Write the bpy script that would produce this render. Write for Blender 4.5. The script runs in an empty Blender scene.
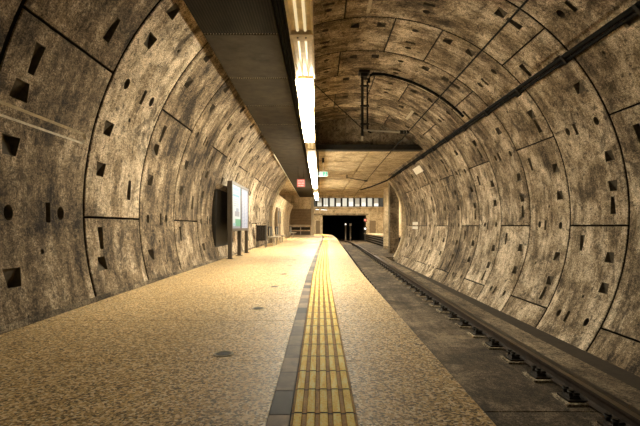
import bpy, math, random
from mathutils import Vector, Matrix
from mathutils.geometry import delaunay_2d_cdt
random.seed(7)
C = bpy.context.scene.collection
R = 4.4            # bored tunnel radius
XA, ZA = 1.153, 1.263   # tunnel axis (platform surface is z = 0)
H = 1.025          # eye height above the platform
Z0, RING = 6.05, 1.86   # first full joint and ring length along y
rad = math.radians

# ------------------------------------------------------------------ node helpers
def new_mat(name):
    m = bpy.data.materials.new(name); m.use_nodes = True
    nt = m.node_tree; b = nt.nodes['Principled BSDF']
    return m, nt, b
def N(nt, t, **kw):
    n = nt.nodes.new(t)
    for k, v in kw.items():
        if k in n.inputs: n.inputs[k].default_value = v
        else: setattr(n, k, v)
    return n
def L(nt, a, b): nt.links.new(a, b)
def ramp(nt, fac, stops):
    r = nt.nodes.new('ShaderNodeValToRGB'); e = r.color_ramp.elements
    while len(e) < len(stops): e.new(0.5)
    for i, (p, c) in enumerate(stops):
        e[i].position = p; e[i].color = (*c, 1)
    L(nt, fac, r.inputs[0]); return r.outputs[0]
def math_n(nt, op, a, b=None, clamp=False):
    n = nt.nodes.new('ShaderNodeMath'); n.operation = op; n.use_clamp = clamp
    for i, v in enumerate((a, b)):
        if v is None: continue
        if isinstance(v, (int, float)): n.inputs[i].default_value = v
        else: L(nt, v, n.inputs[i])
    return n.outputs[0]
def mixc(nt, fac, a, b, mode='MIX'):
    n = nt.nodes.new('ShaderNodeMix'); n.data_type = 'RGBA'; n.blend_type = mode
    if isinstance(fac, (int, float)): n.inputs[0].default_value = fac
    else: L(nt, fac, n.inputs[0])
    for i, v in ((6, a), (7, b)):
        if isinstance(v, tuple): n.inputs[i].default_value = (*v, 1)
        else: L(nt, v, n.inputs[i])
    return n.outputs[2]
def noise(nt, vec, scale, detail=4, rough=.6, dist=0):
    n = N(nt, 'ShaderNodeTexNoise', Scale=scale, Detail=detail, Roughness=rough, Distortion=dist)
    L(nt, vec, n.inputs['Vector']); return n.outputs['Fac']
def mapping(nt, vec, scale):
    n = N(nt, 'ShaderNodeMapping'); n.inputs['Scale'].default_value = scale
    L(nt, vec, n.inputs['Vector']); return n.outputs[0]

def mat_simple(name, col, rough=.6, metal=0., var=.25, scale=6., bump=.0, spec=.35):
    m, nt, b = new_mat(name); b.inputs['Specular IOR Level'].default_value = spec
    tc = N(nt, 'ShaderNodeTexCoord'); f = noise(nt, tc.outputs['Object'], scale, 5, .65)
    lo = tuple(c*(1-var) for c in col); hi = tuple(min(1, c*(1+var)) for c in col)
    L(nt, ramp(nt, f, [(.3, lo), (.7, hi)]), b.inputs['Base Color'])
    b.inputs['Roughness'].default_value = rough; b.inputs['Metallic'].default_value = metal
    if bump:
        bp = N(nt, 'ShaderNodeBump', Strength=bump, Distance=.02)
        L(nt, noise(nt, tc.outputs['Object'], scale*6, 4), bp.inputs['Height']); L(nt, bp.outputs[0], b.inputs['Normal'])
    return m

def mat_emit(name, col, strength, base=.5):
    m, nt, b = new_mat(name)
    tc = N(nt, 'ShaderNodeTexCoord')
    f = noise(nt, tc.outputs['Object'], 3., 2)
    c = ramp(nt, f, [(.2, tuple(x*.96 for x in col)), (.8, col)])
    b.inputs['Base Color'].default_value = (*[x*base for x in col], 1)
    L(nt, c, b.inputs['Emission Color']); b.inputs['Emission Strength'].default_value = strength
    return m

def mat_concrete(name, uv=True, dark=(.022, .014, .008), mid=(.255, .187, .11), light=(.78, .64, .46), streak=(2.8, .6, 1.), rnd=True, rough=.8, grit=1.):
    m, nt, b = new_mat(name)
    tc = N(nt, 'ShaderNodeTexCoord')
    v = tc.outputs['UV'] if uv else tc.outputs['Object']
    n1 = noise(nt, v, 1.1, 9, .72, .4)
    n2 = noise(nt, mapping(nt, v, streak), 1.3, 6, .7, .2)
    n3 = noise(nt, v, 22., 6, .85)
    s = math_n(nt, 'ADD', math_n(nt, 'MULTIPLY', n1, .40), math_n(nt, 'MULTIPLY', n2, .28))
    s = math_n(nt, 'ADD', s, math_n(nt, 'MULTIPLY', n3, .32))
    if rnd:
        oi = N(nt, 'ShaderNodeObjectInfo')
        s = math_n(nt, 'ADD', s, math_n(nt, 'MULTIPLY', math_n(nt, 'SUBTRACT', oi.outputs['Random'], .5), .07))
    col = ramp(nt, s, [(.41, dark), (.49, mid), (.58, light)])
    # pits and stains with their own outlines
    vo = N(nt, 'ShaderNodeTexVoronoi', Scale=5.5, Randomness=1.); L(nt, v, vo.inputs['Vector'])
    pit = ramp(nt, vo.outputs['Distance'], [(.045, (0, 0, 0)), (.085, (1, 1, 1))])
    col = mixc(nt, 1., col, pit, 'MULTIPLY') if True else col
    st = noise(nt, mapping(nt, v, (.9, .8, 1)), 1.7, 7, .75, 1.2)
    col = mixc(nt, ramp(nt, st, [(.52, (0, 0, 0)), (.64, (.75*grit,)*3)]), col, (.03, .021, .012))
    # thin hair cracks / rub lines
    vc = N(nt, 'ShaderNodeTexVoronoi', Scale=1.3); vc.feature = 'DISTANCE_TO_EDGE'
    wn = N(nt, 'ShaderNodeTexNoise', Scale=4., Detail=3); L(nt, v, wn.inputs['Vector'])
    L(nt, mixc(nt, .25, v, wn.outputs['Color']), vc.inputs['Vector'])
    ck = ramp(nt, vc.outputs['Distance'], [(.0, (.35, .35, .35)), (.012, (1, 1, 1))])
    ckm = mixc(nt, ramp(nt, n1, [(.42, (0, 0, 0)), (.6, (.7, .7, .7))]), (1., 1., 1.), ck)
    col = mixc(nt, 1., col, ckm, 'MULTIPLY')
    gr = noise(nt, v, 55., 3, .8)
    col = mixc(nt, 1., col, ramp(nt, gr, [(.36, (.25, .22, .2)), (.5, (.95, .95, .95)), (.64, (1.5, 1.5, 1.5))]), 'MULTIPLY')
    dk = noise(nt, v, 9., 5, .75, .5)
    col = mixc(nt, ramp(nt, dk, [(.53, (0, 0, 0)), (.63, (.75*grit,)*3)]), col, (.028, .019, .011))
    L(nt, col, b.inputs['Base Color']); b.inputs['Roughness'].default_value = rough
    b.inputs['Specular IOR Level'].default_value = .25
    bp = N(nt, 'ShaderNodeBump', Strength=.9, Distance=.03)
    L(nt, math_n(nt, 'ADD', n3, math_n(nt, 'MULTIPLY', n1, 1.2)), bp.inputs['Height']); L(nt, bp.outputs[0], b.inputs['Normal'])
    return m

def mat_terrazzo():
    m, nt, b = new_mat('terrazzo')
    tc = N(nt, 'ShaderNodeTexCoord'); v = tc.outputs['Object']
    vo = N(nt, 'ShaderNodeTexVoronoi', Scale=70.); L(nt, v, vo.inputs['Vector'])
    sep = N(nt, 'ShaderNodeSeparateColor'); L(nt, vo.outputs['Color'], sep.inputs[0])
    chip = ramp(nt, sep.outputs[0], [(0., (.012, .006, .002)), (.16, (.04, .02, .006)), (.3, (.34, .20, .075)), (.6, (.66, .42, .16)), (.8, (.90, .69, .40)), (1., (.95, .82, .57))])
    fine = noise(nt, v, 105., 2, .7)
    base = ramp(nt, fine, [(.36, (.05, .026, .008)), (.5, (.46, .31, .14)), (.62, (.95, .75, .45))])
    col = mixc(nt, .28, chip, base)
    big = noise(nt, mapping(nt, v, (1., .35, 1.)), .9, 6, .65)
    col = mixc(nt, 1., col, ramp(nt, big, [(.3, (.76, .74, .70)), (.65, (1.1, 1.09, 1.06))]), 'MULTIPLY')
    L(nt, col, b.inputs['Base Color'])
    L(nt, ramp(nt, big, [(.3, (.48, .48, .48)), (.7, (.66, .66, .66))]), b.inputs['Roughness'])
    b.inputs['Specular IOR Level'].default_value = .3
    return m

def mat_tactile():
    m, nt, b = new_mat('tactile_yellow')
    tc = N(nt, 'ShaderNodeTexCoord'); v = tc.outputs['Object']
    a = noise(nt, mapping(nt, v, (14., 2., 4.)), 2.2, 5, .65); f = noise(nt, v, 70., 4, .7)
    s = math_n(nt, 'ADD', math_n(nt, 'MULTIPLY', a, .5), math_n(nt, 'MULTIPLY', f, .5))
    geo = N(nt, 'ShaderNodeNewGeometry'); sp = N(nt, 'ShaderNodeSeparateXYZ'); L(nt, geo.outputs['Position'], sp.inputs[0])
    worn = ramp(nt, s, [(.36, (.76, .42, .05)), (.48, (1., .74, .17)), (.6, (1., .90, .40))])
    dirt = ramp(nt, s, [(.36, (.15, .065, .003)), (.5, (.38, .19, .012)), (.66, (.60, .33, .03))])
    top = math_n(nt, 'GREATER_THAN', sp.outputs[2], .0105)   # ribs are rubbed bright, the grooves keep dirt
    L(nt, mixc(nt, top, dirt, worn), b.inputs['Base Color'])
    b.inputs['Roughness'].default_value = .7; b.inputs['Specular IOR Level'].default_value = .2
    return m

def mat_perf():
    m, nt, b = new_mat('perforated_dark_steel')
    tc = N(nt, 'ShaderNodeTexCoord'); v = tc.outputs['Object']
    f = noise(nt, mapping(nt, v, (1.2, .5, 1)), 2., 6, .7)
    col = ramp(nt, f, [(.3, (.014, .011, .007)), (.7, (.034, .028, .018))])
    vo = N(nt, 'ShaderNodeTexVoronoi', Scale=24., Randomness=0.); L(nt, mapping(nt, v, (1., 1.6, 0.)), vo.inputs['Vector'])
    hole = ramp(nt, vo.outputs['Distance'], [(.26, (.05, .05, .05)), (.36, (1, 1, 1))])
    L(nt, mixc(nt, 1., col, hole, 'MULTIPLY'), b.inputs['Base Color'])
    b.inputs['Roughness'].default_value = .7; b.inputs['Specular IOR Level'].default_value = .06
    return m

M = {}
M['conc'] = mat_concrete('lining_concrete', dark=(.016, .010, .0055))
M['conc2'] = mat_concrete('cast_concrete', uv=False, streak=(1.2, 1.2, .4), dark=(.06, .045, .027), mid=(.26, .20, .125), light=(.50, .41, .28))
M['pale'] = mat_concrete('pale_concrete', uv=False, streak=(1.5, 1.5, .5), dark=(.18, .13, .075), mid=(.56, .44, .27), light=(.80, .67, .46), rnd=False, grit=.2)
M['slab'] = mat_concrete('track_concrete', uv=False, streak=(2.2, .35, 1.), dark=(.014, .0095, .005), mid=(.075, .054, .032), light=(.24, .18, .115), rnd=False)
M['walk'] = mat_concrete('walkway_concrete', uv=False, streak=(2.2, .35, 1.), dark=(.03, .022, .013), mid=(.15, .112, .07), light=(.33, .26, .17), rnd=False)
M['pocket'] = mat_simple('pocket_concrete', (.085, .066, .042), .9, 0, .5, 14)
M['terrazzo'] = mat_terrazzo()
M['tactile'] = mat_tactile()
M['perf'] = mat_perf()
M['joint'] = mat_simple('joint_filler', (.035, .025, .015), .9)
M['back'] = mat_simple('dark_backing', (.02, .015, .01), .95)
def mat_tiles():
    m, nt, b = new_mat('grey_tile')
    tc = N(nt, 'ShaderNodeTexCoord'); v = tc.outputs['Object']; sp = N(nt, 'ShaderNodeSeparateXYZ'); L(nt, v, sp.inputs[0])
    idx = math_n(nt, 'FLOOR', math_n(nt, 'DIVIDE', math_n(nt, 'SUBTRACT', sp.outputs[1], 1.0), .347))
    wn = N(nt, 'ShaderNodeTexWhiteNoise'); wn.noise_dimensions = '1D'; L(nt, idx, wn.inputs['W'])
    f = noise(nt, v, 9., 5, .7)
    c = ramp(nt, wn.outputs['Value'], [(0.15, (.03, .02, .012)), (.85, (.25, .17, .10))])
    L(nt, mixc(nt, 1., c, ramp(nt, f, [(.3, (.55, .52, .5)), (.7, (1.25, 1.22, 1.18))]), 'MULTIPLY'), b.inputs['Base Color']); b.inputs['Roughness'].default_value = .65; b.inputs['Specular IOR Level'].default_value = .25
    return m
M['greytile'] = mat_tiles()
M['duct'] = mat_simple('duct_steel', (.034, .027, .017), .7, 0, .45, 3, 0., .08)
M['ductedge'] = mat_simple('duct_rivet_steel', (.36, .30, .20), .5, .2, .2, 8)
M['housing'] = mat_simple('lamp_housing', (.55, .43, .24), .5, .0, .3, 7)
M['tube'] = mat_emit('dim_tube', (1., .80, .44), .28)
M['lit_front'] = mat_emit('lit_diffuser_front', (1., .915, .71), 36.)
M['lit'] = mat_emit('lit_diffuser', (1., .925, .73), 44.)
M['black'] = mat_simple('black_cable', (.008, .007, .006), .8, 0, .3, 6, 0, .1)
M['dark'] = mat_simple('dark_metal', (.018, .0145, .010), .6, .1, .35, 8, 0, .2)
M['rail'] = mat_simple('rusty_rail', (.032, .020, .012), .6, .3, .5, 9, .1)
M['railtop'] = mat_simple('worn_rail_head', (.10, .075, .05), .4, .6, .3, 9)
M['iron'] = mat_simple('oily_iron', (.03, .024, .019), .4, .6, .4, 16)
M['steel'] = mat_simple('brushed_steel', (.42, .37, .29), .4, .6, .15, 10)
M['post'] = mat_simple('grey_brown_post', (.075, .058, .04), .5, .2, .2, 10)
M['brown'] = mat_simple('brown_cladding', (.21, .15, .085), .6, 0, .25, 5)
M['white'] = mat_simple('white_plate', (.74, .70, .60), .5, 0, .08, 6)
M['mortar'] = mat_simple('pale_mortar', (.48, .41, .29), .85, 0, .3, 14)
M['redpost'] = mat_simple('red_paint', (.5, .08, .05), .5)
M['voidc'] = mat_simple('sooty_concrete', (.012, .010, .008), .95)  # near-black tone for the running tunnel and the far platform's side

# ------------------------------------------------------------------ mesh builder
class MB:
    def __init__(s): s.v = []; s.f = []; s.m = []; s.mats = []; s.smooth = set()
    def mi(s, m):
        if m not in s.mats: s.mats.append(m)
        return s.mats.index(m)
    def face(s, pts, m, smooth=False):
        i = len(s.v); s.v += [tuple(p) for p in pts]
        if smooth: s.smooth.add(len(s.f))
        s.f.append(tuple(range(i, i+len(pts)))); s.m.append(s.mi(m))
    def box(s, x0, x1, y0, y1, z0, z1, m, mx=None, taper=0.):
        t = taper
        p = [(x0, y0, z0), (x1, y0, z0), (x1, y1, z0), (x0, y1, z0), (x0+t, y0+t, z1), (x1-t, y0+t, z1), (x1-t, y1-t, z1), (x0+t, y1-t, z1)]
        if mx is not None: p = [tuple(mx @ Vector(q)) for q in p]
        i = len(s.v); s.v += p
        for q in ((0, 3, 2, 1), (4, 5, 6, 7), (0, 1, 5, 4), (1, 2, 6, 5), (2, 3, 7, 6), (3, 0, 4, 7)):
            s.f.append(tuple(i+k for k in q)); s.m.append(s.mi(m))
    def tube(s, pts, r, m, n=8, caps=True):
        pts = [Vector(p) for p in pts]; rings = []
        for a, p in enumerate(pts):
            d = (pts[min(a+1, len(pts)-1)]-pts[max(a-1, 0)]).normalized()
            up = Vector((0, 0, 1)) if abs(d.z) < .9 else Vector((1, 0, 0))
            u = d.cross(up).normalized(); w = u.cross(d)
            i = len(s.v); rings.append(i)
            rr = r[a] if isinstance(r, (list, tuple)) else r
            s.v += [tuple(p+(u*math.cos(2*math.pi*k/n)+w*math.sin(2*math.pi*k/n))*rr) for k in range(n)]
        for i, j in zip(rings, rings[1:]):
            for k in range(n):
                s.smooth.add(len(s.f)); s.f.append((i+k, i+(k+1) % n, j+(k+1) % n, j+k)); s.m.append(s.mi(m))
        if caps:
            s.f.append(tuple(rings[0]+k for k in range(n))); s.m.append(s.mi(m))
            s.f.append(tuple(rings[-1]+n-1-k for k in range(n))); s.m.append(s.mi(m))
    def sweep(s, prof, path, m, closed=True, caps=True):
        """prof: (dx, dz) outline; path: list of (x, y, z)"""
        n = len(prof); rings = []
        for (x, y, z) in path:
            rings.append(len(s.v)); s.v += [(x+a, y, z+b) for a, b in prof]
        for i, j in zip(rings, rings[1:]):
            for k in range(n if closed else n-1):
                mm = m[k] if isinstance(m, list) else m
                s.f.append((i+k, i+(k+1) % n, j+(k+1) % n, j+k)); s.m.append(s.mi(mm))
        if caps:
            mm = m[0] if isinstance(m, list) else m
            s.f.append(tuple(rings[0]+k for k in range(n))); s.m.append(s.mi(mm))
            s.f.append(tuple(rings[-1]+n-1-k for k in range(n))); s.m.append(s.mi(mm))
    def build(s, name, parent=None, loc=None):
        me = bpy.data.meshes.new(name); me.from_pydata(s.v, [], s.f)
        for m in s.mats: me.materials.append(M[m] if isinstance(m, str) else m)
        me.polygons.foreach_set('material_index', s.m)
        me.polygons.foreach_set('use_smooth', [i in s.smooth for i in range(len(s.f))])
        me.update()
        o = bpy.data.objects.new(name, me); C.objects.link(o)
        if parent: o.parent = parent
        if loc: o.location = loc
        return o
def tag(o, label, cat, group=None):
    o['label'] = label; o['category'] = cat
    if group: o['group'] = group
    return o
def struct(o): o['kind'] = 'structure'; return o
def thing(name, label, cat, loc=(0, 0, 0), group=None, rz=0):
    o = bpy.data.objects.new(name, None); C.objects.link(o); o.location = loc; o.rotation_euler.z = rz
    o.empty_display_size = .2
    return tag(o, label, cat, group)
def copy_tree(o, parent=None):
    c = o.copy(); C.objects.link(c)
    if parent: c.parent = parent
    for ch in list(o.children): copy_tree(ch, c)
    return c

KD = [(-5, 0), (9, 0), (15, .08), (28, .32), (40, .52), (48, .48), (55, .2), (62, -.3), (80, -2.2)]
def D(y):     # gentle sideways drift of platform edge and rails
    for (a, p), (b, q) in zip(KD, KD[1:]):
        if y <= b:
            return p+(q-p)*max(0, (y-a)/(b-a))
    return KD[-1][1]
def path(y0, y1, x, z, step=1.0):
    n = max(1, int(round((y1-y0)/step)))
    return [(x+D(y0+(y1-y0)*i/n), y0+(y1-y0)*i/n, z) for i in range(n+1)]
def cyl(th, y, rho=R): return (XA+rho*math.cos(th), y, ZA+rho*math.sin(th))

# ------------------------------------------------------------------ tunnel lining
def arc_shell(name, t0, t1, y0, y1, rho, m, thick=.1):
    b = MB(); n = max(2, int((t1-t0)/3))
    for i in range(n):
        a, c = rad(t0+(t1-t0)*i/n), rad(t0+(t1-t0)*(i+1)/n)
        b.face([cyl(a, y0, rho), cyl(c, y0, rho), cyl(c, y1, rho), cyl(a, y1, rho)], m, True)
        b.face([cyl(a, y0, rho+thick), cyl(a, y1, rho+thick), cyl(c, y1, rho+thick), cyl(c, y0, rho+thick)], m, True)
        for y in (y0, y1): b.face([cyl(a, y, rho), cyl(c, y, rho), cyl(c, y, rho+thick), cyl(a, y, rho+thick)], m)
    for t in (t0, t1):
        a = rad(t); b.face([cyl(a, y0, rho), cyl(a, y1, rho), cyl(a, y1, rho+thick), cyl(a, y0, rho+thick)], m)
    return b.build(name)
YB, YE = Z0-3*RING, Z0+12*RING      # 0.47 .. 28.37
YL = Z0+7*RING                      # lunette wall at 19.07
wall_right = struct(arc_shell('wall_right', -37, 49, YB, YE, R+.2, 'back'))
wall_left = struct(arc_shell('wall_left', 132, 198, YB, YE, R+.2, 'back'))
vault = struct(arc_shell('ceiling', 49, 132, YB, YL+.15, R+.2, 'back'))

def shape(kind, s, u, r, w=1.):
    """pocket outlines in (arc metres, ring metres) round a centre"""
    if kind == 'trap': p = [(-.10, -.135), (-.10, .135), (.10, .10), (.10, -.10)]
    elif kind == 'slot': p = [(-.165, -.075), (-.165, .08), (.165, .05), (.165, -.045)]
    elif kind == 'rect': p = [(-.12, -.046), (-.12, .046), (.12, .046), (.12, -.046)]
    elif kind == 'circ': p = [(.085*math.cos(2*math.pi*i/14), .07*math.sin(2*math.pi*i/14)) for i in range(14)]
    elif kind == 'small': p = [(.032*math.cos(2*math.pi*i/8), .032*math.sin(2*math.pi*i/8)) for i in range(8)]
    q = [(a*r, b) for a, b in p]
    if r < 0: q = q[::-1]
    return [(s+a, u+b) for a, b in q]
CENTRE = {-28: -2.8, 23.5: 49, 69: 76, 83: 103.5, 132: 155.2, 181.5: 206.8, -3: 23.4, 49: 76, 98: 102.6, 112: 129, 155: 181.2, -54: -28, -79: -54}
#        kind, degrees from the segment's centre, place along the ring, slant
BASE = [('circ', 0, .21, 1), ('circ', 0, .72, 1), ('rect', 0, .575, 1), ('trap', -9.2, .20, 1), ('trap', 9.2, .20, 1), ('trap', -16.8, .20, -1),
        ('trap', 16.9, .20, 1), ('slot', -21.1, .215, 1), ('slot', 20.1, .73, -1), ('small', 6., .47, 1), ('small', -12.5, .66, 1)]
KEYS = {69, 98}
def features(k, full0, rng):
    c = CENTRE[full0]; out = []
    for kind, d, u, r in BASE:
        if full0 in KEYS and kind not in ('circ', 'rect'): continue
        if rng.random() < (.5 if kind == 'small' else .015): continue
        d += rng.uniform(-.3, .3); u += rng.uniform(-.02, .02)
        out.append((kind, shape(kind, rad(c+d-full0)*R, u*RING, r)))
    return out

def overlaps(p, q):
    ax = [a for a, _ in p]; ay = [b for _, b in p]; bx = [a for a, _ in q]; by = [b for _, b in q]; g = .02
    return not (max(ax)+g < min(bx) or max(bx)+g < min(ax) or max(ay)+g < min(by) or max(by)+g < min(ay))

def segment(k, full0, full1, t0, t1, parent, extra=()):
    rng = random.Random(k*1000+int(full0))
    y0 = Z0+k*RING; base = rad(full0)*R; G = .022
    s0, s1 = rad(t0-full0)*R+G, rad(t1-full0)*R-G; u0, u1 = .034, RING-.034
    feats = []
    for kind, p in list(extra)+features(k, full0, rng):
        if min(a for a, _ in p) < s0+.06 or max(a for a, _ in p) > s1-.06: continue
        if min(b for _, b in p) < u0+.05 or max(b for _, b in p) > u1-.05: continue
        if any(overlaps(p, q) for _, q in feats): continue
        if sum(p[i][0]*p[(i+1) % len(p)][1]-p[(i+1) % len(p)][0]*p[i][1] for i in range(len(p))) < 0: p = p[::-1]
        feats.append((kind, p))
    ns = max(2, int((s1-s0)/.2)); nu = 6
    outer = [(s0+(s1-s0)*i/ns, u0) for i in range(ns)]+[(s1, u0+(u1-u0)*i/nu) for i in range(nu)] + \
            [(s1-(s1-s0)*i/ns, u1) for i in range(ns)]+[(s0, u1-(u1-u0)*i/nu) for i in range(nu)]
    verts = [Vector(p) for p in outer]; faces = [list(range(len(outer)))]
    for kind, p in feats:
        faces.append(list(range(len(verts), len(verts)+len(p)))); verts += [Vector(q) for q in p]
    for i in range(1, ns):
        for j in range(1, 4): verts.append(Vector((s0+(s1-s0)*i/ns, u0+(u1-u0)*j/4)))
    ov, oe, of, _, _, orig = delaunay_2d_cdt(verts, [], faces, 1, 1e-5, True)
    V = []; F = []; MI = []; UV = []; rn = []
    def P(s, u, dep=0.):
        th = (base+s)/R; return cyl(th, y0+u, R+dep)
    def add(pts, mi, radial=False):
        i = len(V); V.extend(P(*p) for p in pts); F.append(tuple(range(i, i+len(pts)))); MI.append(mi)
        UV.extend((y0+p[1]+k*.37, base+p[0]+full0*.13) for p in pts); rn.append(radial)
    for f, oo in zip(of, orig):
        if not oo or any(x > 0 for x in oo): continue
        add([(ov[i].x, ov[i].y) for i in f][::-1], 0, True)
    n = len(outer)
    cs, cu = (s0+s1)/2, (u0+u1)/2
    for i in range(n):      # chamfer and side walls of the joint
        a, b = outer[i], outer[(i+1) % n]
        def o(p, g, d): return (p[0]+(g if p[0] > s1-1e-6 else -g if p[0] < s0+1e-6 else 0), p[1]+(g if p[1] > u1-1e-6 else -g if p[1] < u0+1e-6 else 0), d)
        add([a, b, o(b, .007, .012), o(a, .007, .012)], 0)
        add([o(a, .007, .012), o(b, .007, .012), o(b, .007, .13), o(a, .007, .13)], 1)
    for kind, p in feats:
        cx = sum(a for a, _ in p)/len(p); cy_ = sum(b for _, b in p)/len(p)
        sl = rng.choice((-1, 1))
        ss = [a for a, _ in p]; lo, hi = min(ss), max(ss)
        dd = []
        for a, b in p:
            if kind == 'trap': t = (a-lo)/(hi-lo); d = .03+.10*(t if sl > 0 else 1-t)
            elif kind == 'slot': t = (a-lo)/(hi-lo); d = .04+.10*(t if sl > 0 else 1-t)
            elif kind == 'rect': d = .05
            elif kind == 'strip': d = .022
            elif kind == 'small': d = .03
            else: d = .11
            dd.append((cx+(a-cx)*(.62 if kind == 'strip' else .94), cy_+(b-cy_)*(.975 if kind == 'strip' else .94), d))
        m = len(p)
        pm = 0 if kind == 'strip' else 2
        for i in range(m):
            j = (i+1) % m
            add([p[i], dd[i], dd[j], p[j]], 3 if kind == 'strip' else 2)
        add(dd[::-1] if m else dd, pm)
    me = bpy.data.meshes.new('lining_segment'); me.from_pydata(V, [], F)
    for m in ('conc', 'back', 'pocket', 'mortar'): me.materials.append(M[m])
    me.polygons.foreach_set('material_index', MI)
    uvl = me.uv_layers.new(name='UVMap')
    flat = [c for uv in UV for c in uv]; uvl.data.foreach_set('uv', flat)
    me.update(); me.polygons.foreach_set('use_smooth', [True]*len(F))
    nor = []
    for p, r_ in zip(me.polygons, rn):
        for vi in p.vertices:
            if r_:
                c = me.vertices[vi].co; v = Vector((XA-c.x, 0, ZA-c.z)).normalized()
                if p.normal.dot(v) < 0: v = -v
                nor.append(v)
            else: nor.append(p.normal.copy())
    me.normals_split_custom_set(nor)
    ob = bpy.data.objects.new('lining_segment', me); C.objects.link(ob); ob.parent = parent
    return ob

TB = [-28-51, -28, 23.5, 69, 83, 132, 181.5, 233]
TA = [-54, -3, 49, 98, 112, 155, 206]
for k in range(-3, 12):
    T = TB if k % 2 == 0 else TA
    for a, b in zip(T, T[1:]):
        rngs = [(max(a, -34.8), min(b, 197.3))]
        if k >= 7:
            rngs = [(max(rngs[0][0], -34.8), min(rngs[0][1], 43.2)), (max(rngs[0][0], 136.8), min(rngs[0][1], 197.3))]
        for t0, t1 in rngs:
            if t1-t0 < 1.5: continue
            c = (t0+t1)/2
            par = wall_right if c < 49 else wall_left if c > 132 else vault
            ex = []
            if k == -1 and a == 155:    # long grouted repair slot low on the near left ring
                sa = rad(167.9-155)*R
                ex = [('strip', [(sa-.075, .12), (sa-.075, 1.68), (sa, 1.74), (sa+.075, 1.68), (sa+.075, .12)][::-1])]
            segment(k, a, b, t0, t1, par, ex)

# pale mortar patches and white number plates on the lining
def wall_patch(name, th, y0, y1, dth, m, d=.012):
    b = MB(); a, c = rad(th-dth/2), rad(th+dth/2)
    q = [cyl(a, y0, R-d), cyl(c, y0, R-d), cyl(c, y1, R-d), cyl(a, y1, R-d)]; w = [cyl(a, y0, R+.003), cyl(c, y0, R+.003), cyl(c, y1, R+.003), cyl(a, y1, R+.003)]
    b.face(q, m); b.face(w[::-1], m)
    for i in range(4): j = (i+1) % 4; b.face([q[i], q[j], w[j], w[i]], m)
    return b.build(name)
o = wall_patch('mortar_patch', 91.5, 8.15, 9.55, 1.0, 'mortar', .008); o.parent = vault
o = wall_patch('mortar_patch', 60.8, 15.6, 16.8, 1.3, 'mortar', .008); o.parent = vault
for (t, dt, y0, y1, lab) in ((34.5, 4.4, 20.7, 22.2, 'large pale blank plate high on the right tunnel wall near the flat ceiling'),
                             (-1.2, 2.2, 24.9, 26.3, 'upper of two small white plates on the right tunnel wall'),
                             (-4.4, 2.0, 24.9, 26.3, 'lower of two small white plates on the right tunnel wall')):
    tag(wall_patch('wall_plate', t, y0, y1, dt, 'white', .02), lab, 'sign plate', 'pale plates on the right wall' if dt < 4 else None)

# collar closing the bored tunnel
def collar(name, t0, t1, ri, ro, y0, y1, m):
    b = MB(); n = 22
    pr = lambda t, y, r: cyl(rad(t), y, r)
    for i in range(n):
        a, c = t0+(t1-t0)*i/n, t0+(t1-t0)*(i+1)/n
        b.face([pr(a, y0, ri), pr(c, y0, ri), pr(c, y1, ri), pr(a, y1, ri)], m, True)
        b.face([pr(a, y0, ri), pr(a, y0, ro), pr(c, y0, ro), pr(c, y0, ri)], m)
        b.face([pr(a, y1, ri), pr(c, y1, ri), pr(c, y1, ro), pr(a, y1, ro)], m)
        b.face([pr(a, y0, ro), pr(a, y1, ro), pr(c, y1, ro), pr(c, y0, ro)], m)
    for t in (t0, t1): b.face([pr(t, y0, ri), pr(t, y1, ri), pr(t, y1, ro), pr(t, y0, ro)], m)
    return struct(b.build(name))
collar('trim_1', -33.5, 43, R-.13, R+.35, YE+.01, YE+.5, 'pale')
collar('trim_2', 137.2, 196.4, R-.13, R+.35, YE+.01, YE+.5, 'pale')

# ------------------------------------------------------------------ lunette, flat ceiling, hall
ZC = 4.28
b = MB()
half = 43.3; n = 24
fr = []
for i in range(n+1):
    t = rad(half+(180-2*half)*i/n); fr.append((XA+(R+.19)*math.cos(t), ZA+(R+.19)*math.sin(t)))
def lun(x0, x1):
    pts = [(x0, ZC+.02)]
    xs = sorted([p for p in fr], key=lambda p: p[0])
    def zt(x): return ZA+math.sqrt(max(.01, (R+.19)**2-(x-XA)**2))
    m_ = 14
    top = [(x1-(x1-x0)*i/m_, zt(x1-(x1-x0)*i/m_)) for i in range(m_+1)]
    poly = [(x0, ZC+.02), (x1, ZC+.02)]+top
    for y, rv in ((YL+.06, False), (YL+.3, True)):
        q = [(x, y, z) for x, z in poly]; b.face(q[::-1] if rv else q, 'conc2')
    for i in range(len(poly)):
        (xa, za), (xb, zb) = poly[i], poly[(i+1) % len(poly)]
        b.face([(xa, YL+.06, za), (xa, YL+.3, za), (xb, YL+.3, zb), (xb, YL+.06, zb)], 'conc2')
xl, xr = XA-math.sqrt((R+.19)**2-(ZC-ZA)**2)+.02, XA+math.sqrt((R+.19)**2-(ZC-ZA)**2)-.02
cut = [xl, -.35, 1.10, 2.6, xr]
for a, c in zip(cut, cut[1:]): lun(a+.012, c-.012)
lw = struct(b.build('wall_lunette'))
b = MB(); b.box(xl+.02, xr-.02, YL+.31, YL+.35, ZC+.1, ZA+R, 'back'); struct(b.build('wall_lunette_back'))
b = MB(); b.box(xl+.12, xr-.12, YL-.42, YL+.05, ZC-.02, ZC+.20, 'dark'); struct(b.build('beam'))

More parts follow.
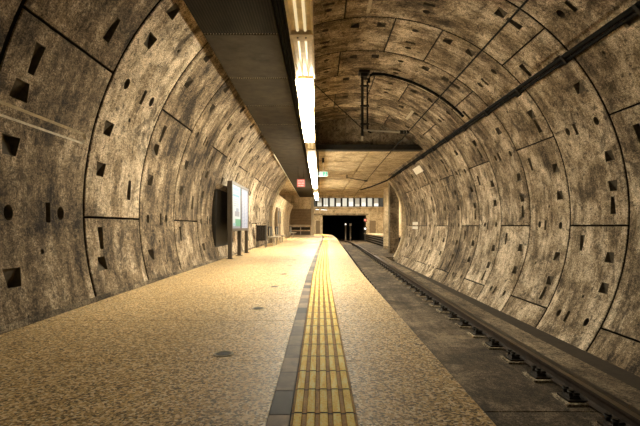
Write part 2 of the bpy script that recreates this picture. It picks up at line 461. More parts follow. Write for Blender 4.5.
b = MB()        # flat cast ceiling, laid in bays with shadow joints
ys = [YL+.06, 22.2, 25.3, 28.37]; xs_ = [xl+.1, -.1, 2.15, xr-.1]
for i in range(3):
    for j in range(3): b.box(xs_[j]+.035, xs_[j+1]-.035, ys[i]+.04, ys[i+1]-.04, ZC, ZC+.25, 'pale')
ys = [28.37, 31.5, 35, 38.5, 42, 46]; xs_ = [-6.5, -3.2, -.1, 2.15, 4.4, 6.8, 9.5]
for i in range(5):
    for j in range(6): b.box(xs_[j]+.035, xs_[j+1]-.035, ys[i]+.04, ys[i+1]-.04, ZC, ZC+.25, 'pale')
struct(b.build('ceiling_flat'))
b = MB(); b.box(xl, xr, YL+.36, 28.37, ZC+.26, ZC+.4, 'back'); b.box(-6.6, 9.6, 28.37, 46.2, ZC+.26, ZC+.4, 'back'); struct(b.build('ceiling_flat_back'))
b = MB(); b.box(-6.6, 9.6, 46.2, 61, 5.3, 5.5, 'pale'); struct(b.build('ceiling_hall'))
b = MB(); b.box(-6.5, 9.5, 46.02, 46.2, ZC+.0, 5.3, 'pale'); struct(b.build('beam_hall'))

# ------------------------------------------------------------------ platform
YP0, YP1 = -1.5, 57.5
b = MB()
EDGE = .905
def edge_x(y):
    x = EDGE+D(y)
    if y > 50: x -= ((y-50)/7.5)**2*1.9
    return x
ysp = [YP0]; y = 3.34-1.43*3
while y < YP1: ysp.append(y); y += 1.43
ysp.append(YP1)
for a, c in zip(ysp, ysp[1:]):
    xl_ = -3.018 if c < 28 else -5.6
    # paving bay left of the tactile line, and right of it
    for (f0, f1) in ((lambda y: xl_, lambda y: -.281+D(y)), (lambda y: .200+D(y), edge_x)):
        g = .004
        q = [(f0(a), a+g), (f1(a), a+g), (f1(c), c-g), (f0(c), c-g)]
        top = [(x, y, 0.) for x, y in q]; bot = [(x, y, -.05) for x, y in q]
        b.face(top, 'terrazzo')
        for i in range(4): j = (i+1) % 4; b.face([top[i], bot[i], bot[j], top[j]], 'terrazzo')
floor = struct(b.build('floor'))
b = MB()        # body of the platform below the paving
n = 40
for i in range(n):
    a, c = YP0+(YP1-YP0)*i/n, YP0+(YP1-YP0)*(i+1)/n
    e0, e1 = edge_x(a)-.06, edge_x(c)-.06
    l0 = -2.9 if c < 28.4 else -5.6
    b.face([(l0, a, -.012), (e0, a, -.012), (e1, c, -.012), (l0, c, -.012)], 'joint')
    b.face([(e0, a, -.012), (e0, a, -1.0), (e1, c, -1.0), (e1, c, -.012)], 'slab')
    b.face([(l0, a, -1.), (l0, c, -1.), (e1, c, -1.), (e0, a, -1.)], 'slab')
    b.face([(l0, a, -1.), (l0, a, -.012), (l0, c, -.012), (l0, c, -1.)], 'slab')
for y in (YP0, YP1): b.face([(-2.9, y, -1.), (edge_x(y)-.06, y, -1.), (edge_x(y)-.06, y, -.012), (-2.9, y, -.012)], 'slab')
struct(b.build('platform_body'))
# skirting kerb along the left wall
b = MB(); th = rad(196.2)
b.sweep([(-.02, 0.), (.035, 0.), (.02, .055), (-.045, .055)], [(-3.07, y, .0) for y in (YB, YE-.05)], 'conc2'); struct(b.build('baseboard_left'))

# tactile guidance strip: one ribbed run, tile joints in its mesh
b = MB(); x0, x1 = -.154, .196; W = (x1-x0)
tl = .347; y = 1.0; rib_n = 5
while y < 56.5:
    a, c = y+.008, y+tl-.008; y += tl
    prof = [(x0, -.02), (x0, .006)]
    pw = W/rib_n
    for r_ in range(rib_n):
        s = x0+r_*pw
        prof += [(s+.010, .006), (s+.0165, .0125), (s+pw-.0165, .0125), (s+pw-.010, .006)]
    prof += [(x1, .006), (x1, -.02)]
    b.sweep(prof, [(D(a), a, 0), (D(c), c, 0)], 'tactile', closed=False, caps=False)
tac = tag(b.build('tactile_paving'), 'yellow ribbed tactile guidance strip running along the platform floor', 'tactile paving')
b = MB(); y = 1.0
while y < 56.5:
    a, c = y+.006, y+tl-.006; y += tl
    b.sweep([(-.277, -.02), (-.277, .002), (-.162, .002), (-.162, -.02)], [(D(a), a, 0), (D(c), c, 0)], 'greytile', closed=False, caps=False)
tag(b.build('border_tiles'), 'row of grey border tiles along the left of the yellow strip', 'border tiles')
# round floor caps
cap = None
for i, y in enumerate([3.52, 5.47, 7.42, 9.37, 11.32, 13.27, 15.2]):
    if cap is None:
        cap = thing('floor_cap', '', 'floor cap', (0, 0, 0), 'round caps in the platform floor')
        q = MB(); n = 24
        for k in range(n):
            t, t2 = 2*math.pi*k/n, 2*math.pi*(k+1)/n
            for ra, rb, za, zb in ((.083, .078, .0005, .006), (.078, .064, .006, .006), (.064, .060, .006, .001)):
                q.face([(ra*math.cos(t), ra*math.sin(t), za), (ra*math.cos(t2), ra*math.sin(t2), za), (rb*math.cos(t2), rb*math.sin(t2), zb), (rb*math.cos(t), rb*math.sin(t), zb)], 'mortar')
        q.build('rim', cap)
        q = MB(); q.tube([(0, 0, .0005), (0, 0, .003)], .06, 'dark', 24); q.box(-.03, .03, -.006, .006, .003, .0045, 'iron'); q.build('lid', cap)
        o = cap
    else: o = copy_tree(cap)
    o.location = (-.77, y, 0)
    o['label'] = ['round metal floor cap nearest the camera, left of the yellow strip', 'second round floor cap from the front, left of the strip',
                  'third round floor cap from the front in the platform', 'fourth round floor cap from the front in the platform', 'fifth round floor cap from the front in the platform',
                  'sixth round floor cap far along the platform', 'farthest small round floor cap along the platform'][i]

# ------------------------------------------------------------------ trackbed
ZS, ZR = -.98, -.80
b = MB(); y = -1.5
cuts = [-1.5, 1.1, 3.15+1.6, 8.1, 11.5, 15, 18.5, 22, 25.5, 29, 33, 37, 41, 45, 49, 53, 57, 61]
for a, c in zip(cuts, cuts[1:]):
    g = .012
    for (p0, p1) in zip([.7, ], [3.30]):
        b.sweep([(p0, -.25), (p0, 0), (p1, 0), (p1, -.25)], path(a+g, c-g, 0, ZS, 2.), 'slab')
struct(b.build('floor_track'))
b = MB()
for a, c in zip([-1.5, 4.2, 10, 16, 22], [4.2, 10, 16, 22, 28.3]):
    b.sweep([(3.30, -.3), (3.30, .10), (3.70, .10), (3.715, .085), (3.715, -.3)], path(a+.006, c-.006, 0, ZS, 2.), ['slab', 'walk', 'mortar', 'joint', 'joint'])  # pale face paints a highlight on the far edge, dark faces the channel's shade
struct(b.build('floor_walkway'))
b = MB(); b.box(3.0, 5.2, -1.5, 28.4, -1.40, -1.23, 'joint'); b.box(.4, 9.6, 28.4, 61, -1.4, -1.24, 'slab')  # first box coloured dark to stand in for shade in the channel
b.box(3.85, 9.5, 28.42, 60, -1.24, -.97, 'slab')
struct(b.build('floor_channel'))

def make_rail(xr_, name, label, y0, y1, fy0):
    root = thing(name, label, 'rail')
    b = MB()
    head = [(-.036, 0), (.036, 0), (.036, -.035), (.012, -.05), (.012, -.125), (.072, -.145), (.072, -.158), (-.072, -.158), (-.072, -.145), (-.012, -.125), (-.012, -.05), (-.036, -.035)]
    mats = ['railtop']+['rail']*11
    b.sweep(head, path(y0, y1, xr_, ZR, 1.), mats); b.build('rail_bar', root)
    y = fy0; first = None
    while y < min(y1, 46):
        if first is None:
            q = MB(); q.box(-.235, .235, -.12, .12, ZS-.005-ZR, ZS+.028-ZR, 'conc2'); q.box(-.20, .20, -.085, .085, ZS+.028-ZR, ZS+.05-ZR, 'iron')
            first = q.build('fastening', root)
            for s in ((-1,) if xr_ > 2 else (-1, 1)):
                q = MB(); q.box(s*.125-.05, s*.125+.05, -.06, .06, 0, .035, 'iron', None, .012); q.box(s*.09-.022, s*.09+.022, -.035, .035, .03, .055, 'iron'); q.build('clip', first).location = (0, 0, ZS+.05-ZR)
                for e in (-1, 1):
                    q = MB(); q.tube([(s*.15, e*.038, .0), (s*.15, e*.038, .075)], .020, 'iron', 6); q.tube([(s*.15, e*.038, .075), (s*.15, e*.038, .10)], [.028, .024], 'dark', 6); q.build('bolt', first).location = (0, 0, ZS+.05-ZR)
            o = first
            if xr_ > 2: first.scale = (1.28, 1.45, 1.0)
        else: o = copy_tree(first, root)
        o.location = (xr_+D(y), y, ZR); y += .75
    return root
rr1 = make_rail(3.04, 'running_rail', 'rusty steel running rail on dark bolted fastenings near right wall', -1.2, 60, 1.30)
make_rail(1.46, 'running_rail', 'running rail tucked below the platform edge, showing only far away', -1.2, 60, 1.30)
b = MB(); b.sweep([(-.05, 0), (.05, 0), (.05, .135), (.03, .15), (-.05, .15)], path(-1.2, 28, 3.185, ZS, 1.), 'iron')
g_ = b.build('guard_bar', rr1)

# ------------------------------------------------------------------ overhead duct and cables
ZD = 4.075
duct = thing('ceiling_duct', 'long dark metal duct with perforated panels hung under the vault', 'duct', (0, 0, 0))
def dx0(y): return -1.83-.0078*max(0, y-4.9)
def dx1(y): return -.665
ysd = [.757+2.086*i for i in range(23)]
for i, (a, c) in enumerate(zip(ysd, ysd[1:])):
    b = MB(); m = 'perf' if a < 7 else 'duct'
    q = [(dx0(a), a+.012), (dx1(a), a+.012), (dx1(c), c-.012), (dx0(c), c-.012)]
    lo = [(x, y, ZD) for x, y in q]; hi = [(x, y, ZD+.03) for x, y in q]
    b.face(lo[::-1], m); b.face(hi, m)
    for j in range(4): k2 = (j+1) % 4; b.face([lo[j], lo[k2], hi[k2], hi[j]], m)
    if a < 13:      # riveted seam strip
        for r_ in range(26):
            xx = dx0(c)+.02+(dx1(c)-dx0(c)-.04)*r_/25
            b.tube([(xx, c-.035, ZD), (xx, c-.035, ZD-.004)], .008, 'ductedge', 6)
    b.build('soffit_panel', duct)
b = MB(); a, c = ysd[0], ysd[-1]
lo = [(dx0(a)+.0, a), (dx1(a), a), (dx1(c), c), (dx0(c), c)]
for (z0_, z1_, m) in ((ZD+.031, ZD+.17, 'duct'),):
    l_ = [(x, y, z0_) for x, y in lo]; h_ = [(x, y, z1_) for x, y in lo]
    b.face(l_[::-1], 'back'); b.face(h_, m)
    for j in range(4): k2 = (j+1) % 4; b.face([l_[j], l_[k2], h_[k2], h_[j]], m)
b.build('casing', duct)
b = MB(); b.sweep([(-.04, -.01), (0, -.01), (0, .10), (-.04, .10)], [(dx0(y), y, ZD) for y in (18.8, 32, 46.4)], 'white'); b.build('edge_trim', duct)
b = MB()
for y in (2, 5, 8, 11, 14, 17): b.tube([(-1.0, y, ZD+.17), (-1.0, y, ZA+math.sqrt(R*R-(1+XA)**2)+.02)], .018, 'dark', 6)
b.build('hanger', duct)
cabl = ['lowest black cable in the gap between duct and lamps', 'middle black cable in the gap between duct and lamps', 'upper black cable in the gap between duct and lamps']
b = MB(); b.box(-.645, -.50, 1, 38, 4.215, 4.235, 'dark')
for y in range(2, 38, 3): b.box(-.58, -.55, y, y+.04, 4.235, 4.275, 'dark')
tag(b.build('cable_tray'), 'narrow dark cable tray between duct and lamp row', 'cable tray')
for i, (x, z, r_) in enumerate(((-.622, 4.167, .03), (-.563, 4.176, .022), (-.508, 4.172, .026))):
    b = MB(); b.tube([(x+.003*math.sin(y*1.9+i), y, z+.003*math.sin(y*2.7+i*2)) for y in range(1, 39)], r_, 'black', 8)
    tag(b.build('black_cable'), ['black cable beside the duct edge, above the platform', 'thin black cable in the middle of the gap beside the duct', 'black cable beside the lamp row edge, above the platform'][i], 'cable', 'cables between duct and lamps')

# ------------------------------------------------------------------ lamp row
ZLAMP = 3.325; UL = 1.6
lit_units = {0, 1, 2, 5, 6, 7, 8, 10, 11, 15, 16, 17, 18}
def lamp_proto(lit):
    root = thing('ceiling_light', '', 'ceiling light', (0, 0, 0), 'row of linear lamps above the platform')
    l = UL-.03
    b = MB(); w = .145
    prof = [(-w, .0), (-w, .11), (w, .11), (w, .0), (w-.014, .0), (w-.03, .045), (-w+.03, .045), (-w+.014, .0)]
    b.sweep(prof, [(0, .015, 0), (0, l+.015, 0)], 'housing'); b.build('housing', root)
    b = MB(); b.box(-w+.014, w-.014, .016, .19, .004, .044, 'housing'); 
    for s in (-.05, .05): b.tube([(s, .10, .004), (s, .10, -.004)], .012, 'dark', 8)
    b.build('end_plate', root)
    if lit:
        b = MB(); b.box(-w+.03, w-.03, .04, l-.01, -.085, .03, lit); b.build('diffuser', root)
    else:
        for s in (-.045, .045):
            b = MB(); b.tube([(s, .21, .022), (s, l-.03, .022)], .017, 'tube', 10); b.build('tube', root)
            for y in (.2, l-.02):
                pass
    b = MB()
    for y in (.3, l-.3): b.tube([(0, y, .11), (0, y, .94)], .01, 'dark', 6)
    b.build('hanger', root)
    return root
LITP, OFFP = None, None
ordn = ['first', 'second', 'third', 'fourth', 'fifth', 'sixth', 'seventh', 'eighth', 'ninth', 'tenth', 'eleventh', 'twelfth', 'thirteenth', 'fourteenth']
nl = no = 0
for n_ in range(-2, 19):
    lit = n_ in lit_units
    if lit:
        if n_ in (0, 5): o = LITP = lamp_proto('lit_front' if n_ == 0 else 'lit')
        else: o = copy_tree(LITP)
    else:
        o = OFFP = lamp_proto(False) if OFFP is None else OFFP
        if no: o = copy_tree(OFFP)
    y0 = 6.88+UL*n_
    o.location = (-.222-min(.055, .014*max(0, y0-5.2)), y0, ZLAMP)
    if lit:
        o['label'] = f'glowing linear lamp, {ordn[nl]} bright one from the front of the row'; nl += 1
    else:
        o['label'] = f'dim linear lamp with two bare tubes, {ordn[no]} dim one from the front of the row'; no += 1

# ------------------------------------------------------------------ overhead line support
dr = thing('wire_support', 'dark hanging drop post with side arm under the tunnel crown', 'overhead line support', (1.32, 13.2, 0))
zt = ZA+math.sqrt(R*R-(1.32-XA)**2)
b = MB(); b.box(-.16, .16, -.16, .16, zt-.07, zt+.01, 'dark'); b.box(-.10, .10, -.1, .1, zt-.16, zt-.07, 'dark', None, -.0); b.build('base_plate', dr)
b = MB(); b.tube([(-.05, 0, zt-.16), (-.05, 0, 3.72)], .042, 'dark', 10); b.build('post', dr)
b = MB(); b.tube([(.10, 0, zt-.3), (.10, 0, 3.95), (.13, 0, 3.86), (.22, 0, 3.82)], .026, 'black', 8); b.build('conduit', dr)
b = MB()
for z in (5.2, 4.6, 4.05): b.box(-.11, .15, -.05, .05, z, z+.05, 'dark')
b.build('clamp', dr)
b = MB(); b.tube([(-.05, 0, 3.90), (.35, 0, 3.88), (1.28, 0, 3.83)], [.035, .026, .022], 'steel', 8); b.build('arm', dr)
b = MB(); b.tube([(1.08, 0, 3.84), (1.18, 0, 3.84)], .055, 'dark', 8); b.tube([(1.2, 0, 3.84), (1.26, 0, 3.84)], .06, 'dark', 8); b.tube([(1.3, 0, 3.90), (1.33, 0, 3.80)], .03, 'dark', 8); b.build('insulator', dr)
b = MB(); b.tube([(-.05, 0, 3.72), (-.05, 0, 3.58)], .03, 'mortar', 8); b.build('post_tip', dr)
b = MB(); b.tube([(2.60+.0004*y*y, y, 3.87) for y in range(1, 46, 2)], .016, 'black', 6)
tag(b.build('contact_wire'), 'thin taut overhead contact wire running above the track', 'wire')
b = MB(); b.tube([(1.25, 13.15, 3.95), (-.15, 10.9, 4.55)], .012, 'black', 6)
tag(b.build('stay_wire'), 'thin slanting stay wire from drop post towards the lamp row', 'wire')
b = MB(); pts = [(1.455, 13.15, zt-.36), (1.46, 13.12, zt-.24), (1.50, 13.1, zt-.15), (1.58, 13.1, zt-.10)]
pts += [cyl(rad(t), 13.1, R-.06) for t in range(80, 42, -3)]
b.tube(pts, .042, 'black', 8); tag(b.build('arched_cable'), 'thick black cable arching over the vault from post to wall conduits', 'cable')
# two conduits along the right shoulder
for i, (t, r_, lab) in enumerate(((40.9, .046, 'upper thick black conduit along the right shoulder of the tunnel'), (39.8, .032, 'lower thinner black conduit along the right shoulder of the tunnel'))):
    b = MB(); pts = [cyl(rad(t), y, R-.07) for y in [YB+.1, 6, 12, 18, 24]]
    pts += [cyl(rad(t-.5), 28.3, R-.25), (3.55, 30.5, 3.75), (3.0, 32.5, 3.7)] if i == 0 else [cyl(rad(t), 27.5, R-.06)]
    b.tube(pts, r_, 'black', 8); root = tag(b.build('wall_conduit'), lab, 'conduit', 'conduits on the right shoulder')
    if i == 0:
        for y in [2.4+1.86*j for j in range(14)]:
            q = MB(); a = rad(40.3); m_ = Matrix.Translation(cyl(a, y, R-.07)) @ Matrix.Rotation(-a, 4, 'Y')
            q.box(-.06, .08, -.03, .03, -.09, .09, 'dark', m_); q.build('clamp', root)

# ------------------------------------------------------------------ left wall furniture
# illuminated poster stand
pm = {}
def flat_mat(name, col, e=.17):
    if name not in pm: pm[name] = mat_emit('poster_'+name, col, e, .24)
    return pm[name]
PX, PY0, PY1 = -2.80, 13.65, 16.85
st = thing('poster_stand', 'upright display stand with two backlit posters by the left wall', 'poster stand', (PX, PY0, 0))
for i, y in enumerate((.06, 1.62, 3.10)):
    b = MB(); b.box(-.06, .06, y-.06, y+.06, .012, .86 if i else .86, 'post'); p = b.build('post', st)
    q = MB(); q.box(-.11, .11, y-.11, y+.11, 0, .012, 'dark'); q.build('foot_plate', p)
b = MB(); b.box(-.075, .055, 0, 3.16, .86, 2.43, 'post'); b.build('case', st)
b = MB()
for y0_, y1_ in ((0, .10), (1.55, 1.69), (3.06, 3.16)): b.box(.055, .075, y0_, y1_, .86, 2.43, 'post')
for z0_, z1_ in ((.86, .95), (2.34, 2.43)): b.box(.055, .0749, .1, 3.06, z0_, z1_, 'post')
b.build('front_frame', st)
def poster(y0, y1, rects, base):
    b = MB(); x = .057
    b.box(.0552, x, y0, y1, .95, 2.34, base)
    for (a, c, d, e, m) in rects:
        ya, yb = y0+(y1-y0)*a, y0+(y1-y0)*c; za, zb = .95+1.39*d, .95+1.39*e
        b.box(x, x+.002, ya, yb, za, zb, m)
    return b.build('poster', st)
wht = flat_mat('white', (.86, .93, .95)); blu = flat_mat('blue', (.16, .55, .78)); lbl = flat_mat('light_blue', (.45, .76, .88)); grn = flat_mat('green', (.13, .5, .28))
gry = flat_mat('grey', (.36, .36, .43)); nav = flat_mat('slate', (.33, .40, .55)); lav = flat_mat('lavender', (.68, .70, .84))
rc = [(0, 1, .80, 1, lbl), (.08, .75, .90, .94, blu), (.08, .85, .74, .79, blu), (.08, .6, .84, .87, wht), (0, 1, 0, .05, gry), (.35, 1, .05, .22, grn), (.05, .4, .06, .12, lbl), (.3, .85, .28, .40, gry), (.45, .75, .40, .48, nav)]
for i in range(4): rc.append((.15, .7+.05*(i % 2), .52+.05*i, .535+.05*i, nav))
poster(.10, 1.55, rc, wht)
rc = [(0, 1, .94, 1, nav)]
for c in range(3):
    for i in range(24): rc.append((.07+c*.31, .31+c*.31-.03*((i*7+c) % 3), .04+i*.037, .058+i*.037, nav))
poster(1.69, 3.06, rc, lav)

# dark steel cabinet door let into the left wall
dn = thing('wall_cabinet', 'dark flat steel cabinet on the left wall behind the poster stand', 'cabinet', (-3.15, 13.2, 0))
b = MB(); b.box(-.13, 0, 0, 1.95, .38, 2.16, 'dark'); b.build('body', dn)
for z0_, z1_ in ((.42, 1.10), (1.13, 2.12)):
    b = MB(); b.box(0, .018, .04, 1.91, z0_, z1_, 'dark'); dd_ = b.build('door', dn)
    q = MB(); q.tube([(.03, 1.8, (z0_+z1_)/2-.06), (.03, 1.8, (z0_+z1_)/2+.06)], .01, 'steel', 8); q.box(.017, .03, 1.79, 1.81, (z0_+z1_)/2-.01, (z0_+z1_)/2+.01, 'steel'); q.build('handle', dd_)

# dark box on legs by the wall
bn = thing('control_box', 'dark ribbed metal box on thin legs by the left wall', 'box', (-2.78, 20.7, 0))
b = MB(); b.box(-.22, .22, 0, .5, .33, 1.03, 'dark')
for i in range(4): b.box(-.19+.1*i, -.12+.1*i, -.015, 0, .38, .98, 'iron')
b.build('body', bn)
for x in (-.2, .2):
    for y in (.03, .47): q = MB(); q.box(x-.02, x+.02, y-.02, y+.02, 0, .33, 'post'); q.build('leg', bn)
q = MB(); q.box(-.24, .24, -.02, .52, 1.03, 1.06, 'dark'); q.build('lid', bn)

def bench(y, lab):
    t = thing('bench', lab, 'bench', (-2.35, y, 0), 'benches along the left wall')
    b = MB(); b.box(-.25, .2, 0, 1.6, .42, .47, 'steel'); b.build('seat', t)
    b = MB(); b.box(-.33, -.28, 0, 1.6, .52, 1.0, 'dark'); b.build('backrest', t)
    for yy in (.15, 1.4):
        b = MB(); b.box(-.24, .18, yy, yy+.05, .38, .42, 'steel'); b.box(-.05, 0, yy, yy+.05, 0, .38, 'steel'); b.box(-.33, -.24, yy, yy+.05, .40, .9, 'steel'); b.build('leg', t)
bench(22.6, 'pale metal bench with dark back beyond the dark box on legs')
bench(26.2, 'pale metal bench with dark back beside the end arch')
bench(38.5, 'far metal bench with dark back near the railing')
b = MB(); b.box(-3.02, -2.9, 26.6, 26.8, 0.0, 2.2, 'brown'); b.box(-3.03, -2.86, 26.56, 26.84, 2.0, 2.25, 'brown')
tag(b.build('brown_post'), 'slim brown timber post standing at the left wall before the end arch', 'post')

# left hall wall beyond the arch with a steel double door
b = MB()
for i in range(10):
    a, c = rad(196.5-(i)*4.2), rad(196.5-(i+1)*4.2)
    b.face([cyl(a, 28.9, R-.02), cyl(c, 28.9, R-.02), cyl(c, 46.0, R-.02), cyl(a, 46.0, R-.02)], 'pale', True)
    b.face([cyl(a, 28.9, R+.3), cyl(a, 46., R+.3), cyl(c, 46., R+.3), cyl(c, 28.9, R+.3)], 'pale', True)
    b.face([cyl(a, 28.9, R-.02), cyl(a, 28.9, R+.3), cyl(c, 28.9, R+.3), cyl(c, 28.9, R-.02)], 'pale')
    b.face([cyl(a, 46, R-.02), cyl(c, 46, R-.02), cyl(c, 46, R+.3), cyl(a, 46, R+.3)], 'pale')
struct(b.build('wall_hall_left'))
b = MB(); b.box(-6.5, -5.6, 28.9, 61, -1.2, 5.3, 'pale'); struct(b.build('wall_hall_outer'))
dz = struct(bpy.data.objects.new('door_1', None)); C.objects.link(dz)
for y0_ in (31.0, 32.6):
    b = MB(); b.box(-3.2, -2.99, y0_, y0_+1.25, 0.0, 2.35, 'brown'); p = b.build('door_leaf', dz)
    q = MB(); q.box(-2.99, -2.955, y0_+.1, y0_+.16, .95, 1.15, 'steel'); q.build('door_handle', p)
    q = MB(); q.box(-2.99, -2.985, y0_+.3, y0_+.95, 1.2, 2.1, 'dark'); q.build('door_glass', p)

# end block with brown cladding, railing in front
b = MB(); b.box(-5.55, -.92, 49, 60, 0.0, 5.28, 'pale'); struct(b.build('wall_end_left'))
b = MB()
for i in range(6): b.box(-3.3, -.95, 48.93, 49, 1.15+.3*i, 1.44+.3*i, 'brown')
struct(b.build('trim_3'))
rl = thing('railing', 'metal railing with dark mesh panels before the brown clad wall', 'railing', (-3.0, 45, 0))
for x in (0, 1.02, 2.04): b = MB(); b.box(x-.03, x+.03, -.03, .03, 0, 1.05, 'steel'); b.build('post', rl)
b = MB(); b.box(-.03, 2.07, -.04, .04, 1.05, 1.11, 'steel'); b.build('handrail', rl)
for x in (.04, 1.06):
    b = MB(); b.box(x, x+.94, -.012, .012, .62, .92, 'dark'); b.box(x, x+.94, -.012, .012, .12, .5, 'post'); b.build('panel', rl)
b = MB(); b.box(-.95, -.68, 47.6, 47.9, 0.0, 4.2, 'white'); tag(b.build('column'), 'slim pale square column at the far end of the lamp row', 'column')

# ------------------------------------------------------------------ far portal wall with window band
YW = 60.
b = MB()
b.box(-.9, 9.5, YW, YW+.3, 2.50, 3.65, 'pale'); b.box(-.9, 9.5, YW, YW+.3, 4.88, 5.3, 'pale')
b.box(-.9, .35, YW, YW+.3, -1.2, 2.5, 'pale'); b.box(6.3, 9.5, YW, YW+.3, -1.2, 2.5, 'pale')
b.box(-.9, 6.6, YW-.12, YW, 2.5, 2.72, 'conc2'); b.box(-.9, 9.5, YW-.2, YW, 3.4, 3.6, 'pale')
struct(b.build('wall_portal'))
pane_m = mat_emit('lit_window_pane', (.80, .80, .70), .24)
pane_d = mat_emit('dim_window_pane', (.50, .47, .38), .2)
pane_b = mat_emit('bright_window_pane', (.95, .93, .82), .36)
for i in range(10):
    x = -.50+.86*i
    b = MB(); b.box(x, x+.13, YW+.02, YW+.25, 3.65, 4.88, 'dark'); b.box(x+.73, x+.86, YW+.02, YW+.25, 3.65, 4.88, 'dark')
    b.box(x+.07, x+.79, YW+.02, YW+.25, 3.65, 3.70, 'dark'); b.box(x+.07, x+.79, YW+.02, YW+.25, 4.83, 4.88, 'dark')
    w = struct(b.build(f'window_{i+1}'))
    q = MB(); q.box(x+.07, x+.79, YW+.12, YW+.14, 3.70, 4.83, pane_m if i % 3 else pane_d); q.build('window_pane', w)
    q = MB(); h_ = [.5, .2, .25, .45, .35, .6, .3, .5, .2, .4][i]; q.box(x+.10, x+.76, YW+.10, YW+.118, 3.72, 3.72+h_, pane_b if i % 2 else pane_m); q.build('window_blind', w)  # glowing lower part of the pane, brighter on some windows
b = MB()        # running tunnel beyond
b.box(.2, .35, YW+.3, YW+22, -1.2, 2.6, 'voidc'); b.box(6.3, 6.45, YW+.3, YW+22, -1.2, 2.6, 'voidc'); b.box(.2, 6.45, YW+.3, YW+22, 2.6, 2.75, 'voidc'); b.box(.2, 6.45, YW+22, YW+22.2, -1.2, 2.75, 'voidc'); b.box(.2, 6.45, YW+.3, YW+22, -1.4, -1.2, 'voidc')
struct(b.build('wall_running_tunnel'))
b = MB(); b.box(.2, 6.4, 61.0, 62.2, -1.2, -1.0, 'slab'); struct(b.build('floor_portal'))
for nm, (x0_, x1_) in (('door_2', (-.55, .0)), ('door_3', (6.75, 7.6))):
    b = MB(); b.box(x0_, x1_, YW-.05, YW+.02, 0.0, 1.75, 'brown'); o = struct(b.build(nm))
# signal and marker posts
def marker(x, y, top, lab, lampm=None, base='post'):
    t = thing('signal_post', lab, 'signal post', (x, y, ZS+.01), 'posts before the dark portal')
    b = MB(); b.tube([(0, 0, 0), (0, 0, top)], .09, base, 10); b.build('pole', t)
    b = MB(); b.box(-.16, .16, -.10, .10, top, top+.34, 'dark' if lampm else base); h_ = b.build('head', t)
    if lampm: q = MB(); q.tube([(0, -.10, top+.17), (0, -.13, top+.17)], .09, lampm, 12); q.build('lens', h_)
red = mat_emit('red_signal', (1., .16, .12), .5); wl = mat_emit('white_signal', (1., .95, .85), .6)
marker(3.35, 57.6, 2.05, 'pale post with white top standing before the dark portal', wl)
marker(4.05, 58.6, 2.0, 'plain pale post between the other posts before the portal')
sg = thing('signal_mast', 'tall signal mast with red and white lamps at right of portal', 'signal', (5.75, 56, -.97))
b = MB(); b.tube([(0, 0, 0), (0, 0, 3.3)], .06, 'dark', 8); b.build('mast', sg)
for z, m in ((2.75, red), (1.65, wl)):
    b = MB(); b.box(-.2, .2, -.12, .1, z-.22, z+.22, 'dark'); h_ = b.build('lamp_head', sg); q = MB(); q.tube([(0, -.12, z), (0, -.15, z)], .13, m, 12); q.build('lens', h_)

# right hall: columns, side platform, second track
for i, (x, y) in enumerate(((5.9, 38.4), (5.45, 32.6))):
    b = MB(); b.box(x-.33, x+.33, y-.35, y+.35, -.97, 4.27, 'conc2' if i else 'pale'); b.box(x-.37, x+.37, y-.39, y+.39, -.97, -.7, 'conc2')
    o = tag(b.build('column'), ['farther square concrete column at right beyond the tunnel arch', 'nearer square concrete column just behind the right tunnel arch'][i], 'column', 'columns beyond the arch')
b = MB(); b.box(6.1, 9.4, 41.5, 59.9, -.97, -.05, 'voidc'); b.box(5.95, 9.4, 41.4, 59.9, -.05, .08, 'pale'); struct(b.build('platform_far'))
for i in range(3):
    b = MB(); b.tube([(6.02, 41.6, -.25-.25*i), (6.02, 59.7, -.25-.25*i)], .05, 'post', 8)
    tag(b.build('pipe'), ['upper', 'middle', 'lower'][i]+' horizontal pipe along the side of the far right platform', 'pipe', 'pipes below the far platform')
b = MB(); b.box(9.5, 9.7, 28.9, 61, -1.2, 5.3, 'pale'); struct(b.build('wall_hall_right'))
b = MB(); b.box(5.3, 9.6, 28.5, 28.87, -1.2, 4.27, 'pale'); b.box(-6.4, -3.35, 28.45, 28.85, 0, 4.27, 'pale'); struct(b.build('wall_hall_front'))

# ------------------------------------------------------------------ signs
sgn_red = mat_emit('red_sign_face', (.80, .16, .10), .3, .2); sgn_pale = mat_emit('pale_sign_face', (.95, .74, .62), .3, .2)
sgn_gr = mat_emit('green_sign_face', (.12, .60, .36), .3, .2); sgn_wh = mat_emit('white_sign_face', (.86, .95, .84), .3, .2)
s1 = thing('hanging_sign', 'red illuminated square sign hung below the dark duct', 'sign', (-.98, 22.6, .0))
b = MB(); b.box(-.21, .21, 0, .07, 3.02, 3.44, 'dark'); b.build('case', s1)
b = MB(); b.box(-.2, .2, -.006, 0, 3.03, 3.43, sgn_red)
for z, xs2 in ((3.34, ((-.16, -.06), (-.03, .06), (.09, .16))), (3.22, ((-.16, .0), (.03, .16))), (3.10, ((-.13, -.04), (-.01, .13)))):
    for xa_, xb_ in xs2: b.box(xa_, xb_, -.009, -.006, z-.025, z+.03, sgn_pale)
b.build('face', s1)
b = MB()
for x in (-.15, .15): b.tube([(x, .035, 3.44), (x, .035, 4.076)], .01, 'dark', 6)
b.build('hanger', s1)
s2 = thing('exit_sign', 'green and white illuminated exit sign on ceiling rod', 'sign', (.10, 21.0, 0))
b = MB(); b.tube([(.05, 0, 4.27), (.05, 0, 4.05)], .05, 'dark', 8); b.tube([(.05, 0, 4.05), (.05, 0, 3.62)], .022, 'white', 8); b.build('rod', s2)
b = MB(); b.box(-.17, .27, -.035, .035, 3.38, 3.62, 'white'); b.build('case', s2)
b = MB(); b.box(-.16, .26, -.04, -.035, 3.39, 3.61, sgn_wh); b.box(.04, .25, -.043, -.04, 3.40, 3.60, sgn_gr); b.build('face', s2)
b = MB()        # running figure and arrow
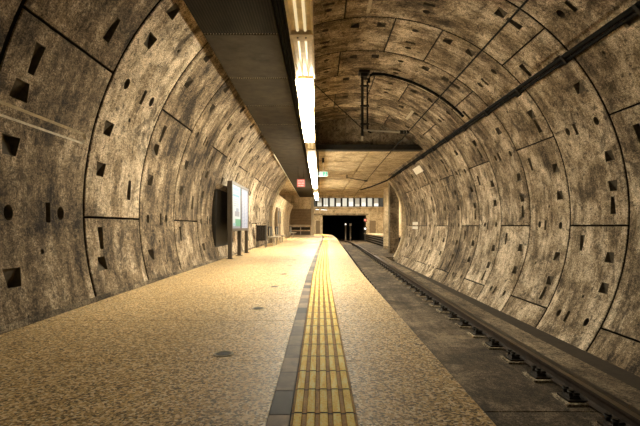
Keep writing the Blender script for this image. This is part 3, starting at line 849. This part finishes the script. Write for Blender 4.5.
b.tube([(.16, -.044, 3.565), (.16, -.046, 3.565)], .018, sgn_wh, 10); b.box(.135, .165, -.046, -.044, 3.48, 3.545, sgn_wh); b.box(.10, .135, -.046, -.044, 3.42, 3.485, sgn_wh); b.box(.16, .205, -.046, -.044, 3.43, 3.485, sgn_wh)
b.box(-.12, .0, -.043, -.04, 3.49, 3.51, sgn_gr); b.face([(-.15, -.043, 3.5), (-.11, -.043, 3.46), (-.11, -.043, 3.54)], sgn_gr); b.build('pictogram', s2)
# small hanging fixtures before the portal, each with a glowing underside
for i, (x, y) in enumerate(((-.35, 57.0), (.35, 57.8), (.75, 58.6))):
    t = thing('hanging_lamp', ['leftmost small lamp hanging before the portal beam', 'middle small lamp hanging before the portal beam', 'rightmost small lamp hanging before the portal beam'][i], 'lamp', (x, y, 0), 'small lamps before the portal')
    b = MB(); b.tube([(0, 0, 5.29), (0, 0, 3.32)], .015, 'dark', 6); b.build('rod', t)
    b = MB(); b.box(-.22, .22, -.12, .12, 3.2, 3.32, 'dark'); b.build('shade', t)
    b = MB(); b.box(-.2, .2, -.1, .1, 3.12, 3.2, wl); b.build('bulb', t)
# small camera arm under flat ceiling
ca = thing('line_bracket', 'thin dark wire support arm under the flat ceiling', 'overhead line support', (1.72, 28.0, 0))
b = MB(); b.tube([(0, 0, 4.28), (0, 0, 4.05)], .04, 'dark', 8); b.build('post', ca)
b = MB(); b.tube([(0, 0, 4.10), (1.3, 0, 3.88)], .022, 'dark', 8); b.build('arm', ca)
b = MB(); b.tube([(1.1, 0, 3.915), (1.3, 0, 3.88)], .05, 'dark', 8); b.build('insulator', ca)

# ------------------------------------------------------------------ unseen fill lights added to brighten the far hall from ceiling height
def area(name, loc, sx, sy, power):
    l = bpy.data.lights.new(name, 'AREA'); l.shape = 'RECTANGLE'; l.size = sx; l.size_y = sy; l.energy = power; l.color = (1., .88, .66)
    o = bpy.data.objects.new(name, l); C.objects.link(o); o.location = loc
for x in (-.2, 3, 6.5): area('hall_lamp', (x, 51.5, 5.25), .3, 6., 230)
area('hall_lamp', (7.8, 35, 4.2), .3, 8., 170)
area('hall_lamp', (-2.0, 41, 4.2), .3, 6., 90)

# ------------------------------------------------------------------ world, camera
w = bpy.data.worlds.new('tunnel_air'); bpy.context.scene.world = w; w.use_nodes = True
w.node_tree.nodes['Background'].inputs[0].default_value = (1., .86, .62, 1); w.node_tree.nodes['Background'].inputs[1].default_value = .03
cam = bpy.data.objects.new('camera', bpy.data.cameras.new('camera')); C.objects.link(cam)
cam.location = (0, 0, H); cam.rotation_euler = (math.pi/2, 0, 0)
cam.data.sensor_width = 36; cam.data.lens = 440/640*36; cam.data.shift_y = 13/640; cam.data.clip_start = .05; cam.data.clip_end = 300
sc = bpy.context.scene; sc.camera = cam
sc.view_settings.view_transform = 'Standard'; sc.view_settings.look = 'None'; sc.view_settings.gamma = 1; sc.view_settings.exposure = 1.5
try: sc.view_settings.use_curve_mapping = False
except Exception: pass
